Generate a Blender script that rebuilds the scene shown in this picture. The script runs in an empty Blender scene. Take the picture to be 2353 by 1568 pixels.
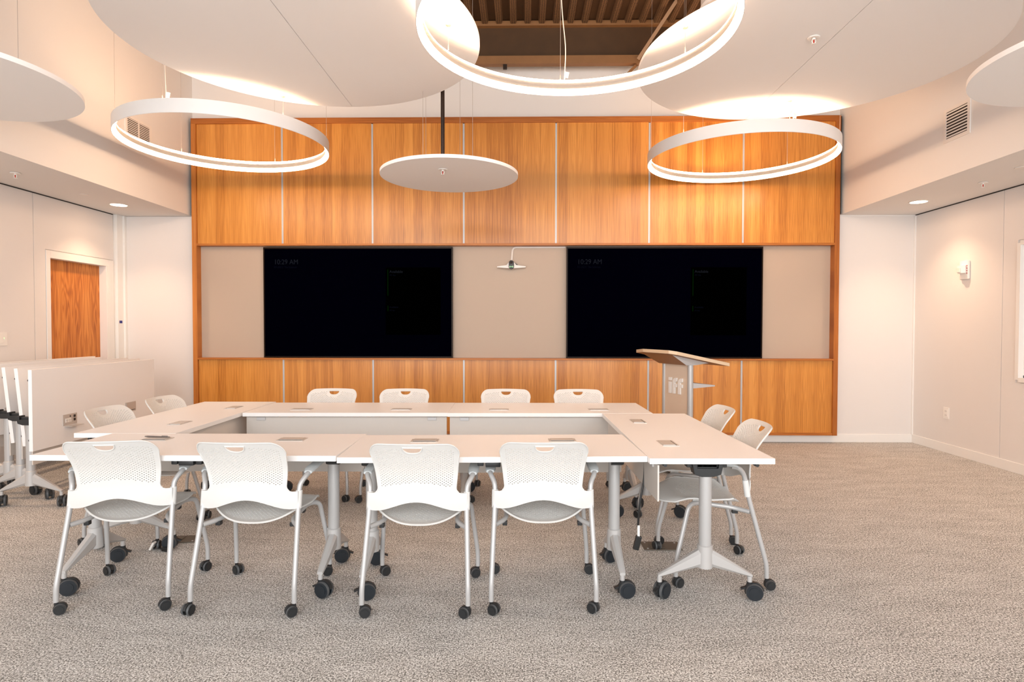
import bpy, math, random
from mathutils import Vector, Matrix
PI = math.pi
random.seed(7)
C = bpy.context.scene.collection
S = bpy.context.scene

# ------------------------------------------------------------------ camera
FPX, PITCH, YAW, ROLL, CH = 1372.176, -0.0223528539, -0.0166549806, 0.001045565, 1.37186182
cy, sy, cp, sp = math.cos(YAW), math.sin(YAW), math.cos(PITCH), math.sin(PITCH)
fw = Vector((sy * cp, cy * cp, sp)); r0 = Vector((cy, -sy, 0)); u0 = r0.cross(fw)
cr, sr = math.cos(ROLL), math.sin(ROLL)
rt = cr * r0 + sr * u0; up = -sr * r0 + cr * u0
cam_data = bpy.data.cameras.new('camera'); cam = bpy.data.objects.new('camera', cam_data); C.objects.link(cam)
cam_data.sensor_fit = 'HORIZONTAL'; cam_data.sensor_width = 36.0; cam_data.lens = 36.0 * FPX / 2353.0
cam_data.clip_start = 0.05; cam_data.clip_end = 200
m = Matrix.Identity(4)
for i in range(3):
    m[i][0] = rt[i]; m[i][1] = up[i]; m[i][2] = -fw[i]
m[0][3] = 0; m[1][3] = 0; m[2][3] = CH
cam.matrix_world = m
S.camera = cam

# ------------------------------------------------------------------ world, exposure, daylight
S.view_settings.view_transform = 'Standard'
S.view_settings.look = 'None'
S.view_settings.exposure = 0.88
S.view_settings.gamma = 1.0
S.view_settings.use_curve_mapping = False
W = bpy.data.worlds.new('world'); S.world = W; W.use_nodes = True
W.node_tree.nodes['Background'].inputs[0].default_value = (0.80, 0.90, 1.0, 1)
W.node_tree.nodes['Background'].inputs[1].default_value = 1.0
LED = (1.0, 0.645, 0.405)          # warm colour of every lamp in the room
DAY = (1.0, 0.965, 0.93)         # daylight through the windows behind the camera
RING_POWER = 20.0
DAY_POWER = 280.0
def area(name, loc, rot, sx, sy_, power, col):
    l = bpy.data.lights.new(name, 'AREA'); l.shape = 'RECTANGLE'; l.size = sx; l.size_y = sy_
    l.energy = power; l.color = col
    o = bpy.data.objects.new(name, l); C.objects.link(o); o.location = loc; o.rotation_euler = rot
    return o
# daylight through the glazed wall behind the camera
for k, wx in enumerate((-3.0, 0.0, 3.0)):
    area('daylight', (wx, -3.35, 2.4), (PI / 2, 0, 0), 2.5, 3.9, DAY_POWER / 3, DAY)

# ------------------------------------------------------------------ mesh helper
class MB:
    def __init__(s): s.v = []; s.f = []; s.m = []
    def add(s, vs, fs, mi=0):
        b = len(s.v); s.v += [tuple(p) for p in vs]
        for f in fs: s.f.append([b + i for i in f]); s.m.append(mi)
    def box(s, c, d, rot=None, mi=0):
        x, y, z = (k / 2 for k in d); c = Vector(c)
        vs = [Vector((sx * x, sy_ * y, sz * z)) for sx in (-1, 1) for sy_ in (-1, 1) for sz in (-1, 1)]
        if rot is not None: vs = [rot @ p for p in vs]
        s.add([p + c for p in vs], [(0, 1, 3, 2), (4, 6, 7, 5), (0, 4, 5, 1), (2, 3, 7, 6), (0, 2, 6, 4), (1, 5, 7, 3)], mi); return s
    def span(s, x0, x1, y0, y1, z0, z1, mi=0):
        return s.box(((x0 + x1) / 2, (y0 + y1) / 2, (z0 + z1) / 2), (abs(x1 - x0), abs(y1 - y0), abs(z1 - z0)), None, mi)
    def tube(s, pts, r, n=12, mi=0, caps=True, flat=None):
        pts = [Vector(p) for p in pts]; k = len(pts)
        rs = r if isinstance(r, (list, tuple)) else [r] * k
        T = [(pts[min(i + 1, k - 1)] - pts[max(i - 1, 0)]).normalized() for i in range(k)]
        a = Vector((0, 0, 1)) if abs(T[0].z) < 0.9 else Vector((1, 0, 0))
        N = (a - T[0] * a.dot(T[0])).normalized(); vs = []
        for i in range(k):
            N = (N - T[i] * N.dot(T[i])).normalized(); B = T[i].cross(N)
            for j in range(n):
                q = 2 * PI * j / n
                vs.append(pts[i] + (N * math.cos(q) + B * math.sin(q)) * rs[i])
        fs = [(i * n + j, i * n + (j + 1) % n, (i + 1) * n + (j + 1) % n, (i + 1) * n + j) for i in range(k - 1) for j in range(n)]
        if caps: fs += [tuple(range(n))[::-1], tuple((k - 1) * n + j for j in range(n))]
        s.add(vs, fs, mi); return s
    def cyl(s, c, r, h, axis='z', n=24, mi=0, r2=None):
        c = Vector(c); ax = {'x': Vector((1, 0, 0)), 'y': Vector((0, 1, 0)), 'z': Vector((0, 0, 1))}[axis] if isinstance(axis, str) else Vector(axis).normalized()
        return s.tube([c - ax * h / 2, c + ax * h / 2], [r, r if r2 is None else r2], n, mi)
    def lathe(s, prof, c=(0, 0, 0), n=32, mi=0, closed=False, rot=None):
        c = Vector(c); vs = []; k = len(prof)
        for j in range(n):
            q = 2 * PI * j / n
            for (r, z) in prof:
                p = Vector((r * math.cos(q), r * math.sin(q), z))
                if rot is not None: p = rot @ p
                vs.append(p + c)
        K = k if closed else k - 1
        fs = [(j * k + i, ((j + 1) % n) * k + i, ((j + 1) % n) * k + (i + 1) % k, j * k + (i + 1) % k) for j in range(n) for i in range(K)]
        s.add(vs, fs, mi); return s
    def prism(s, poly, z0, z1, M=None, mi=0):
        n = len(poly); vs = [Vector((x, y, z0)) for x, y in poly] + [Vector((x, y, z1)) for x, y in poly]
        if M is not None: vs = [M @ p for p in vs]
        fs = [tuple(range(n))[::-1], tuple(range(n, 2 * n))] + [(i, (i + 1) % n, n + (i + 1) % n, n + i) for i in range(n)]
        s.add(vs, fs, mi); return s
    def xf(s, M):
        s.v = [tuple(M @ Vector(p)) for p in s.v]; return s
    def build(s, name, mats, parent=None, smooth=True, bevel=0, fix=True, angle=35):
        me = bpy.data.meshes.new(name); me.from_pydata(s.v, [], s.f)
        if not isinstance(mats, (list, tuple)): mats = [mats]
        for mm in mats: me.materials.append(mm)
        me.polygons.foreach_set('material_index', s.m)
        me.update()
        if fix:
            import bmesh
            bm = bmesh.new(); bm.from_mesh(me); bmesh.ops.recalc_face_normals(bm, faces=bm.faces)
            if bevel:
                ed = [e for e in bm.edges if len(e.link_faces) == 2 and e.calc_face_angle(0) > 0.6]
                bmesh.ops.bevel(bm, geom=ed, offset=bevel, segments=2, affect='EDGES', clamp_overlap=True, profile=0.5)
            bm.to_mesh(me); bm.free()
        if smooth:
            me.polygons.foreach_set('use_smooth', [True] * len(me.polygons))
            try: me.set_sharp_from_angle(angle=math.radians(angle))
            except Exception: pass
        o = bpy.data.objects.new(name, me); C.objects.link(o)
        if parent is not None: o.parent = parent
        return o
def empty(name, loc=(0, 0, 0), rz=0.0):
    o = bpy.data.objects.new(name, None); C.objects.link(o); o.location = loc; o.rotation_euler = (0, 0, rz); o.empty_display_size = 0.1
    return o
def tag(o, label=None, cat=None, group=None, kind=None):
    if label: o['label'] = label
    if cat: o['category'] = cat
    if group: o['group'] = group
    if kind: o['kind'] = kind
    return o
def struct(o, label=None, cat=None):
    o['kind'] = 'structure'
    if label: o['label'] = label
    if cat: o['category'] = cat
    return o
KIDS = {}
def kids(o): return [c for c in bpy.data.objects if c.parent == o]
def copy_tree(o, parent=None):
    c = o.copy(); C.objects.link(c)
    if parent is not None: c.parent = parent
    for ch in kids(o): copy_tree(ch, c)
    return c
def fillet(pts, r, n=5):
    pts = [Vector(p) for p in pts]; out = [pts[0]]
    for i in range(1, len(pts) - 1):
        a, b, c = pts[i - 1], pts[i], pts[i + 1]
        u = (a - b); v = (c - b); rr = min(r, u.length * .49, v.length * .49)
        p0 = b + u.normalized() * rr; p1 = b + v.normalized() * rr
        for k in range(n + 1):
            t = k / n; out.append((1 - t) ** 2 * p0 + 2 * t * (1 - t) * b + t * t * p1)
    out.append(pts[-1]); return out

# ------------------------------------------------------------------ materials
def newmat(name):
    mt = bpy.data.materials.new(name); mt.use_nodes = True
    return mt, mt.node_tree.nodes, mt.node_tree.links, mt.node_tree.nodes['Principled BSDF']
def mat(name, col, rough=0.5, metal=0.0, spec=0.5, noise=0.0, nscale=40, bump=0.0, bscale=200):
    mt, N, L, b = newmat(name)
    b.inputs['Base Color'].default_value = (*col, 1); b.inputs['Roughness'].default_value = rough
    b.inputs['Metallic'].default_value = metal; b.inputs['Specular IOR Level'].default_value = spec
    if noise or bump:
        tc = N.new('ShaderNodeTexCoord')
    if noise:
        nz = N.new('ShaderNodeTexNoise'); nz.inputs['Scale'].default_value = nscale; nz.inputs['Detail'].default_value = 4
        L.new(tc.outputs['Object'], nz.inputs['Vector'])
        mr = N.new('ShaderNodeMapRange'); mr.inputs['To Min'].default_value = 1 - noise; mr.inputs['To Max'].default_value = 1 + noise
        L.new(nz.outputs['Fac'], mr.inputs['Value'])
        mx = N.new('ShaderNodeVectorMath'); mx.operation = 'SCALE'; mx.inputs[0].default_value = col
        L.new(mr.outputs[0], mx.inputs['Scale']); L.new(mx.outputs[0], b.inputs['Base Color'])
    if bump:
        n2 = N.new('ShaderNodeTexNoise'); n2.inputs['Scale'].default_value = bscale; n2.inputs['Detail'].default_value = 3
        L.new(tc.outputs['Object'], n2.inputs['Vector'])
        bp = N.new('ShaderNodeBump'); bp.inputs['Strength'].default_value = bump; bp.inputs['Distance'].default_value = 0.002
        L.new(n2.outputs['Fac'], bp.inputs['Height']); L.new(bp.outputs[0], b.inputs['Normal'])
    return mt
def emit(name, col, st):
    mt, N, L, b = newmat(name)
    b.inputs['Base Color'].default_value = (1, 1, 1, 1); b.inputs['Emission Color'].default_value = (*col, 1); b.inputs['Emission Strength'].default_value = st
    return mt
def wood(name, dark, mid, light, strip=0.16, rough=0.35, figure=0.5, fx=26, fz=.55, amp=.10, par_amp=.24, origin=0.0, axis='x', grain=1.0, spec=0.4):
    """vertical-grain veneer laid in narrow strips; axis = the horizontal axis of the panel"""
    mt, N, L, b = newmat(name)
    b.inputs['Roughness'].default_value = rough; b.inputs['Specular IOR Level'].default_value = spec
    tc = N.new('ShaderNodeTexCoord'); sep = N.new('ShaderNodeSeparateXYZ'); L.new(tc.outputs['Object'], sep.inputs[0])
    h = {'x': 0, 'y': 1, 'z': 2}[axis]
    along = 2 if axis != 'z' else 0
    def math_(op, a, bb=None, c=None):
        n = N.new('ShaderNodeMath'); n.operation = op
        for i, q in enumerate((a, bb, c)):
            if q is None: continue
            if isinstance(q, (int, float)): n.inputs[i].default_value = q
            else: L.new(q, n.inputs[i])
        return n.outputs[0]
    u = math_('DIVIDE', math_('SUBTRACT', sep.outputs[h], origin), strip)
    cell = math_('FLOOR', u)
    wn = N.new('ShaderNodeTexWhiteNoise'); wn.noise_dimensions = '1D'; L.new(cell, wn.inputs['W'])
    # mirrored coordinate inside a strip (book matching)
    pp = math_('PINGPONG', u, 1.0)
    comb = N.new('ShaderNodeCombineXYZ')
    off = math_('MULTIPLY', math_('FLOOR', math_('DIVIDE', u, 7.0)), 3.7)
    L.new(math_('ADD', math_('MULTIPLY', pp, strip), off), comb.inputs[0])
    L.new(sep.outputs[along], comb.inputs[2]); L.new(off, comb.inputs[1])
    def noise(sc, scale, detail, dist=0.0, rgh=0.5):
        mp = N.new('ShaderNodeMapping'); mp.inputs['Scale'].default_value = sc; L.new(comb.outputs[0], mp.inputs[0])
        nz = N.new('ShaderNodeTexNoise'); nz.inputs['Scale'].default_value = scale; nz.inputs['Detail'].default_value = detail
        nz.inputs['Distortion'].default_value = dist; nz.inputs['Roughness'].default_value = rgh; L.new(mp.outputs[0], nz.inputs['Vector']); return nz.outputs['Fac']
    g1 = noise((230, 1, 2.0), 1.0, 5, 0.0, 0.6)      # fine pores
    g2 = noise((fx, 1, fz), 1.0, 2, figure)         # broad figure
    g3 = noise((9, 1, 0.30), 1.0, 2, 0.2)
    ring = math_('SINE', math_('MULTIPLY', g2, 60.0))
    fac = math_('ADD', math_('MULTIPLY', math_('SUBTRACT', g1, 0.5), 1.1 * grain), 0.5)
    fac = math_('ADD', fac, math_('MULTIPLY', ring, amp))
    fac = math_('ADD', fac, math_('MULTIPLY', math_('SUBTRACT', g3, 0.5), 0.9))
    fac = math_('ADD', fac, math_('MULTIPLY', math_('SUBTRACT', wn.outputs['Value'], 0.5), 0.24))
    par = math_('SUBTRACT', math_('PINGPONG', cell, 1.0), 0.5)
    fac = math_('ADD', fac, math_('MULTIPLY', par, math_('MULTIPLY', g3, par_amp)))
    ramp = N.new('ShaderNodeValToRGB'); ramp.color_ramp.elements[0].color = (*dark, 1); ramp.color_ramp.elements[1].color = (*light, 1)
    ramp.color_ramp.elements[0].position = 0.12; ramp.color_ramp.elements[1].position = 0.9
    e = ramp.color_ramp.elements.new(0.5); e.color = (*mid, 1)
    L.new(fac, ramp.inputs[0]); L.new(ramp.outputs[0], b.inputs['Base Color'])
    return mt
def carpet():
    mt, N, L, b = newmat('carpet'); b.inputs['Roughness'].default_value = 1.0; b.inputs['Specular IOR Level'].default_value = 0.05
    tc = N.new('ShaderNodeTexCoord')
    def noise(sc, scale, detail, rgh=0.6):
        mp = N.new('ShaderNodeMapping'); mp.inputs['Scale'].default_value = sc; L.new(tc.outputs['Object'], mp.inputs[0])
        nz = N.new('ShaderNodeTexNoise'); nz.inputs['Scale'].default_value = scale; nz.inputs['Detail'].default_value = detail; nz.inputs['Roughness'].default_value = rgh
        L.new(mp.outputs[0], nz.inputs['Vector']); return nz
    a = noise((1, 1, 1), 140, 3, 0.8); s2 = noise((1, 2.6, 1), 3.2, 5, 0.7); s3 = noise((1, 1, 1), 55, 2)
    def mm(op, x, y):
        n = N.new('ShaderNodeMath'); n.operation = op
        for i, q in enumerate((x, y)):
            if isinstance(q, (int, float)): n.inputs[i].default_value = q
            else: L.new(q, n.inputs[i])
        return n.outputs[0]
    f = mm('ADD', mm('MULTIPLY', mm('SUBTRACT', a.outputs['Fac'], 0.5), 4.8), 0.48)
    f = mm('ADD', f, mm('MULTIPLY', mm('SUBTRACT', s2.outputs['Fac'], 0.5), 0.50))
    f = mm('ADD', f, mm('MULTIPLY', mm('SUBTRACT', s3.outputs['Fac'], 0.5), 0.7))
    ramp = N.new('ShaderNodeValToRGB'); el = ramp.color_ramp.elements
    el[0].position = 0.0; el[0].color = (0.115, 0.108, 0.10, 1); el[1].position = 1.0; el[1].color = (0.97, 0.96, 0.95, 1)
    e = el.new(0.5); e.color = (0.50, 0.485, 0.46, 1)
    L.new(f, ramp.inputs[0]); L.new(ramp.outputs[0], b.inputs['Base Color'])
    bp = N.new('ShaderNodeBump'); bp.inputs['Strength'].default_value = 0.6; bp.inputs['Distance'].default_value = 0.004
    L.new(a.outputs['Fac'], bp.inputs['Height']); L.new(bp.outputs[0], b.inputs['Normal'])
    return mt
M = {}
M['wall'] = mat('wall_paint', (0.80, 0.78, 0.76), 0.8, spec=0.2, bump=0.06, bscale=260)
M['wallpanel'] = mat('wall_panel_fabric', (0.775, 0.75, 0.735), 0.85, spec=0.15, bump=0.15, bscale=120)
M['trimwhite'] = mat('white_trim_paint', (0.84, 0.83, 0.81), 0.45)
M['soffit'] = mat('soffit_paint', (0.76, 0.74, 0.72), 0.85, spec=0.2)
M['dark'] = mat('dark_gap', (0.03, 0.028, 0.025), 0.9)
M['carpet'] = carpet()
M['cloud'] = mat('acoustic_felt_white', (0.90, 0.89, 0.885), 0.9, spec=0.1, noise=0.02, nscale=300)
M['ring'] = mat('white_powder_coat', (0.82, 0.81, 0.80), 0.45)
M['ringin'] = mat('ring_inner_band', (0.22, 0.215, 0.21), 0.5)  # shell white darkened in the colour, so lamp glare on the band stays dim
M['led'] = emit('led_diffuser', LED, RING_POWER * .85); M['ledup'] = emit('led_diffuser_up', LED, RING_POWER * 1.2)
M['lamp'] = emit('downlight_lens', LED, 14.0)
M['oak'] = wood('oak_veneer', (0.39, 0.128, 0.014), (0.61, 0.240, 0.038), (0.75, 0.335, 0.068), strip=0.108, rough=.30, spec=.6, grain=1.15, figure=.8)
M['oaktrim'] = wood('oak_trim', (0.30, 0.085, 0.012), (0.47, 0.155, 0.026), (0.60, 0.23, 0.05), strip=0.9, axis='z', figure=0.3, rough=0.4)
M['oaktrimv'] = wood('oak_trim_upright', (0.30, 0.085, 0.012), (0.47, 0.155, 0.026), (0.60, 0.23, 0.05), strip=0.9, figure=0.3, rough=0.4)
M['oakdoor'] = wood('oak_door_veneer', (0.36, 0.10, 0.012), (0.56, 0.19, 0.030), (0.68, 0.27, 0.055), strip=0.21, axis='y', figure=.35, rough=0.4, fx=9, fz=.9, amp=.22)
M['alu'] = mat('aluminium_strip', (0.60, 0.60, 0.61), 0.4, metal=0.3)
M['niche'] = mat('niche_panel_grey', (0.50, 0.40, 0.32), 0.55, spec=0.35)
M['lam'] = mat('white_laminate', (0.90, 0.90, 0.91), 0.38, spec=0.35)
M['lamedge'] = mat('white_edge_band', (0.90, 0.90, 0.90), 0.4)
M['metal'] = mat('silver_paint', (0.50, 0.50, 0.50), 0.36, metal=0.25, spec=0.5)
M['metal2'] = mat('cast_foot_silver', (0.53, 0.525, 0.52), 0.42, metal=0.25)
M['black'] = mat('black_plastic', (0.018, 0.02, 0.022), 0.4)
M['tread'] = mat('grey_tread', (0.08, 0.085, 0.09), 0.5)
M['hub'] = mat('dark_wheel_disc', (0.013, 0.018, 0.024), 0.4)
M['chair'] = mat('white_plastic_shell', (0.70, 0.70, 0.685), 0.5, spec=0.3)
M['arm'] = mat('grey_arm_pad', (0.50, 0.53, 0.54), 0.5)
M['frost'] = mat('frosted_panel', (0.66, 0.62, 0.58), 0.35, spec=0.4)
M['module'] = mat('module_silver', (0.60, 0.58, 0.56), 0.4, metal=0.3)
M['screen'] = mat('screen_glass', (0.0003, 0.0003, 0.0022), 0.6, spec=0.0)
M['panelscr'] = mat('screen_dark_card', (0.0001, 0.0001, 0.0001), 0.6, spec=0.0)
M['bezel'] = mat('screen_bezel', (0.014, 0.006, 0.002), 0.35, spec=0.12)
M['scrtext'] = emit('screen_text', (0.5, 0.55, 0.75), 0.012); M['scrtext'].node_tree.nodes['Principled BSDF'].inputs['Base Color'].default_value = (0.001, 0.001, 0.0012, 1)
M['scrtext2'] = emit('screen_text_faint', (0.3, 0.35, 0.8), 0.005); M['scrtext2'].node_tree.nodes['Principled BSDF'].inputs['Base Color'].default_value = (0.0005, 0.0005, 0.001, 1)
M['scrgreen'] = emit('screen_green_bar', (0.05, 0.6, 0.02), 0.012); M['scrgreen'].node_tree.nodes['Principled BSDF'].inputs['Base Color'].default_value = (0.0002, 0.001, 0.0002, 1)
for k_ in ('scrtext', 'scrtext2', 'scrgreen'): M[k_].node_tree.nodes['Principled BSDF'].inputs['Specular IOR Level'].default_value = 0
M['steel'] = mat('roof_steel', (0.070, 0.032, 0.009), 0.7, noise=0.25, nscale=6)
M['steelb'] = mat('roof_beam_primer', (0.26, 0.125, 0.045), 0.6, noise=0.15, nscale=8)
M['rib'] = mat('deck_rib', (0.34, 0.22, 0.13), 0.7)
M['pipe'] = mat('black_steel_pipe', (0.035, 0.02, 0.014), 0.5, metal=0.5, noise=0.5, nscale=60)
M['wire'] = mat('steel_wire', (0.55, 0.50, 0.46), 0.4, metal=0.6)
M['cord'] = mat('clear_power_cord', (0.72, 0.66, 0.60), 0.4)
M['blackcord'] = mat('black_cord', (0.01, 0.01, 0.01), 0.4)
M['whitepl'] = mat('white_device_plastic', (0.86, 0.84, 0.81), 0.4)
M['red'] = mat('red_glass_bulb', (0.55, 0.02, 0.01), 0.2)
M['blue'] = mat('blue_tape', (0.03, 0.035, 0.22), 0.7)
M['maple'] = wood('pale_maple', (0.66, 0.52, 0.40), (0.74, 0.60, 0.48), (0.82, 0.69, 0.56), strip=0.3, axis='y', figure=0.3, rough=0.4)
M['mapleedge'] = mat('maple_edge_band', (0.72, 0.55, 0.38), 0.45)
M['brown'] = mat('brown_bracket_face', (0.33, 0.15, 0.06), 0.5)
M['floorbox'] = mat('floor_box_plate', (0.16, 0.14, 0.115), 0.5, metal=0.4)
M['brass'] = mat('brass_prongs', (0.7, 0.5, 0.1), 0.3, metal=0.8)
M['vent'] = mat('vent_white', (0.82, 0.78, 0.74), 0.5)
M['ventdark'] = mat('vent_inside', (0.025, 0.015, 0.01), 0.8)
M['green'] = emit('camera_green_led', (0.1, 1.0, 0.1), 1.2)
M['clear'] = mat('strobe_lens', (0.75, 0.72, 0.68), 0.1)

# ------------------------------------------------------------------ room
D, XL, XR, SL, SR, ZS = 7.223, -4.883, 4.690, -3.994, 3.778, 2.719
YB, ZC = -3.4, 4.93
def slab(name, x0, x1, y0, y1, z0, z1, mt, **k):
    return MB().span(x0, x1, y0, y1, z0, z1).build(name, mt, smooth=False, **k)
struct(slab('floor', XL - .3, XR + .3, YB - .2, D + .3, -.12, 0, M['carpet']), 'mottled grey brown carpet floor')
# left wall has a door opening, built from pieces around it
DY0, DY1, DZ = 6.098, 6.93, 2.087
b = MB()
b.span(XL - .2, XL, YB, DY0 - .0, 0, ZS + .05); b.span(XL - .2, XL, DY1 + .08, D + .2, 0, ZS + .05); b.span(XL - .2, XL, DY0, DY1 + .08, DZ + .03, ZS + .05)
struct(b.build('wall_left', M['wall'], smooth=False))
struct(slab('wall_back', XL - .2, XR + .2, D, D + .2, 0, ZC + .1, M['wall']))
# right wall with a window opening
WY1, WZ0, WZ1 = 5.70, 0.885, 2.172
b = MB()
b.span(XR, XR + .2, WY1, D + .2, 0, ZS + .05); b.span(XR, XR + .2, 3.4, WY1, 0, WZ0); b.span(XR, XR + .2, 3.4, WY1, WZ1, ZS + .05); b.span(XR, XR + .2, YB, 3.4, 0, ZS + .05)
struct(b.build('wall_right', M['wall'], smooth=False))
# soffits with the upper side walls rising from their inner edge
b = MB(); b.span(XL, SL, YB, D, ZS, ZS + .08); b.span(SL - .15, SL, YB, D, ZS + .08, ZC + .1)
struct(b.build('wall_soffit_left', M['wall'], smooth=False))
b = MB(); b.span(SR, XR, YB, D, ZS, ZS + .08); b.span(SR, SR + .15, YB, D, ZS + .08, ZC + .1)
struct(b.build('wall_soffit_right', M['wall'], smooth=False))
# rear wall with its glazing, behind the camera
b = MB(); b.span(XL - .2, XR + .2, YB - .2, YB, 0, .25); b.span(XL - .2, XR + .2, YB - .2, YB, 4.45, ZC + .1)
for x0, x1 in ((XL - .2, -4.3), (-1.7, -1.3), (1.3, 1.7), (4.3, XR + .2)): b.span(x0, x1, YB - .2, YB, .25, 4.45)
struct(b.build('wall_rear', M['wall'], smooth=False))
# wall lining panels: thin reveals
b = MB()
for y0, y1 in ((2.0, 3.45), (3.455, 5.893 - .003), (5.897, 7.05)):
    if y1 > 6.0:
        b.span(XL, XL + .012, y0, DY0 - .06, .1, ZS - .010); b.span(XL, XL + .012, DY0 - .06, y1, DZ + .085, ZS - .010)
    else: b.span(XL, XL + .012, y0, y1, .1, ZS - .010)
struct(b.build('trim_1', M['wallpanel'], smooth=False), 'white acoustic lining panels on the left wall')
b = MB()
b.span(XR - .012, XR, 5.905, D - .012, .1, ZS - .010); b.span(XR - .012, XR, WY1 + .03, 5.899, .1, ZS - .010); b.span(XR - .012, XR, 3.3, WY1 + .03, .1, WZ0 - .03); b.span(XR - .012, XR, 3.3, WY1 + .03, WZ1 + .03, ZS - .010); b.span(XR - .012, XR, 0, 3.3, .1, ZS - .010)
struct(b.build('trim_2', M['wallpanel'], smooth=False), 'white acoustic lining panels on the right wall')
b = MB(); b.span(SR + .0, XR - .012, D - .012, D, .10, ZS - .012)
struct(b.build('trim_3', M['wallpanel'], smooth=False), 'white lining panel right of the oak wall')
b = MB(); b.span(XL + .0, SL, D - .012, D, .10, ZS - .004)
struct(b.build('trim_4', M['wallpanel'], smooth=False), 'white lining panel left of the oak wall')
b = MB(); b.span(XL, XL + .02, 0, 7.05, ZS - .009, ZS - .001)
struct(b.build('trim_5', M['dark'], smooth=False))
b = MB(); b.span(XR - .02, XR, 0, D - .015, ZS - .009, ZS - .001)
struct(b.build('trim_6', M['dark'], smooth=False))
# white corner post between the door and the back wall
b = MB(); b.span(XL, XL + .05, 7.075, D - .012, 0, ZS - .001); b.span(XL + .05, XL + .075, D - .05, D - .012, 0, ZS - .001)
struct(b.build('trim_7', M['trimwhite'], smooth=False), 'white corner post beside the door')
b = MB(); b.span(XR - .03, XR - .012, D - .03, D - .012, .1, ZS - .010); b.span(SR, XR - .012, D - .02, D, ZS - .018, ZS - .001)
struct(b.build('trim_8', M['trimwhite'], smooth=False), 'thin white corner bead')
for nm, a in (('baseboard_right', (XR - .022, XR, 0, D - .01, 0, .10)), ('baseboard_back', (SL, XR - .02, D - .022, D, 0, .10)), ('baseboard_left', (XL, XL + .022, 0, DY0 - .08, 0, .10))):
    struct(MB().span(*a).build(nm, M['trimwhite'], smooth=False, bevel=.003))
struct(MB().span(XL + .06, SL, D - .022, D, 0, .10).build('baseboard_rear_corner', M['trimwhite'], smooth=False))
# corrugated steel roof deck with perforated ribs running away from the camera
b = MB(); b.span(XL - .2, XR + .2, YB - .2, D + .2, ZC, ZC + .1)
struct(b.build('ceiling', M['steel'], smooth=False), 'dark corrugated steel roof deck')
b = MB(); x = -3.9
while x < 3.75:
    pr = [(x - .042, ZC), (x - .03, ZC - .045), (x + .03, ZC - .045), (x + .042, ZC)]
    vs = [(px, y, pz) for y in (YB, 7.02) for px, pz in pr]
    b.add(vs, [(0, 1, 5, 4), (1, 2, 6, 5), (2, 3, 7, 6), (3, 2, 1, 0), (4, 5, 6, 7)]); x += .165
mt, N, L, bs = newmat('perforated_rib'); bs.inputs['Roughness'].default_value = .7
tc = N.new('ShaderNodeTexCoord'); vo = N.new('ShaderNodeTexVoronoi'); vo.inputs['Scale'].default_value = 42; vo.inputs['Randomness'].default_value = 0.15
L.new(tc.outputs['Object'], vo.inputs['Vector']); rp = N.new('ShaderNodeValToRGB')
rp.color_ramp.elements[0].position = .28; rp.color_ramp.elements[0].color = (.025, .012, .006, 1); rp.color_ramp.elements[1].position = .36; rp.color_ramp.elements[1].color = (.17, .09, .038, 1)
L.new(vo.outputs['Distance'], rp.inputs[0]); L.new(rp.outputs[0], bs.inputs['Base Color'])
struct(b.build('ceiling_ribs', mt, smooth=False), 'perforated ribs of the roof deck')
# steel girder in front of the back wall
g = empty('roof_girder', (0, 7.0, 4.42)); tag(g, 'brown primed steel girder under the roof deck above the oak wall', 'beam')
b = MB(); b.span(SL, SR, .04, .055, .1, .46); b.build('web', M['steel'], g, smooth=False)
b = MB(); b.span(SL, SR, -.012, .06, .006, .016); b.span(SL, SR, -.024, -.012, .006, .098); b.build('bottom_flange', M['steelb'], g, smooth=False)
b = MB(); b.span(SL, SR, -.02, .10, .445, .46); b.span(SL, SR, -.02, -.01, .46, .50); b.build('top_flange', M['steelb'], g, smooth=False)
b = MB(); b.box((-.2, -.02, -.03), (.045, .03, .05)); b.build('clip', M['pipe'], g, smooth=False)
b = MB(); b.tube([(1.33, 7.0 - .045, 4.46), (1.70, 6.55, 4.96)], .026, 4); o = b.build('roof_brace', M['rib'], smooth=False); tag(o, 'light steel angle brace slanting up from the girder', 'brace')
b = MB(); b.tube([(1.32, 6.99, 4.41), (1.20, 7.19, 4.34)], .022, 4); o = b.build('wall_brace', M['steelb'], smooth=False); tag(o, 'short brown brace from the girder down to the back wall', 'brace')
b = MB(); b.cyl((1.78, 5.0, 4.44), .30, .90, 'z', 48); b.lathe([(.302, 4.00), (.312, 4.02), (.302, 4.04)], (1.78, 5.0, 0), 48, closed=True)
o = b.build('air_duct', M['whitepl']); tag(o, 'white round air duct hanging above the right ceiling disc', 'duct')

# ------------------------------------------------------------------ door, window
dr = empty('door_1', (XL, 6.5, 0)); struct(dr, 'flush oak door in a white frame in the left wall')
b = MB(); b.span(-.115, -.07, DY0 - 6.5 + .0, DY1 - 6.5 + .0, .01, DZ + .0)
o = b.build('door_leaf', M['oakdoor'], dr, smooth=False)
b = MB()
b.span(-.12, .018, DY0 - 6.5 - .055, DY0 - 6.5, 0, DZ + .075); b.span(-.12, .018, DY1 - 6.5, DY1 - 6.5 + .02, 0, DZ + .0)
b.span(-.075, .018, DY1 - 6.5 + .02, DY1 - 6.5 + .05, 0, DZ + .0); b.span(-.03, .018, DY1 - 6.5 + .05, DY1 - 6.5 + .12, 0, DZ + .075); b.span(-.12, .018, DY0 - 6.5, DY1 - 6.5 + .05, DZ, DZ + .075)
b.build('door_frame', M['trimwhite'], dr, smooth=False, bevel=.002)
wn_ = empty('window_1', (XR, 4.6, WZ0)); struct(wn_, 'white framed interior window opening at the right edge')
b = MB(); y1 = WY1 - 4.6; y0 = 3.4 - 4.6; h = WZ1 - WZ0
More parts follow.
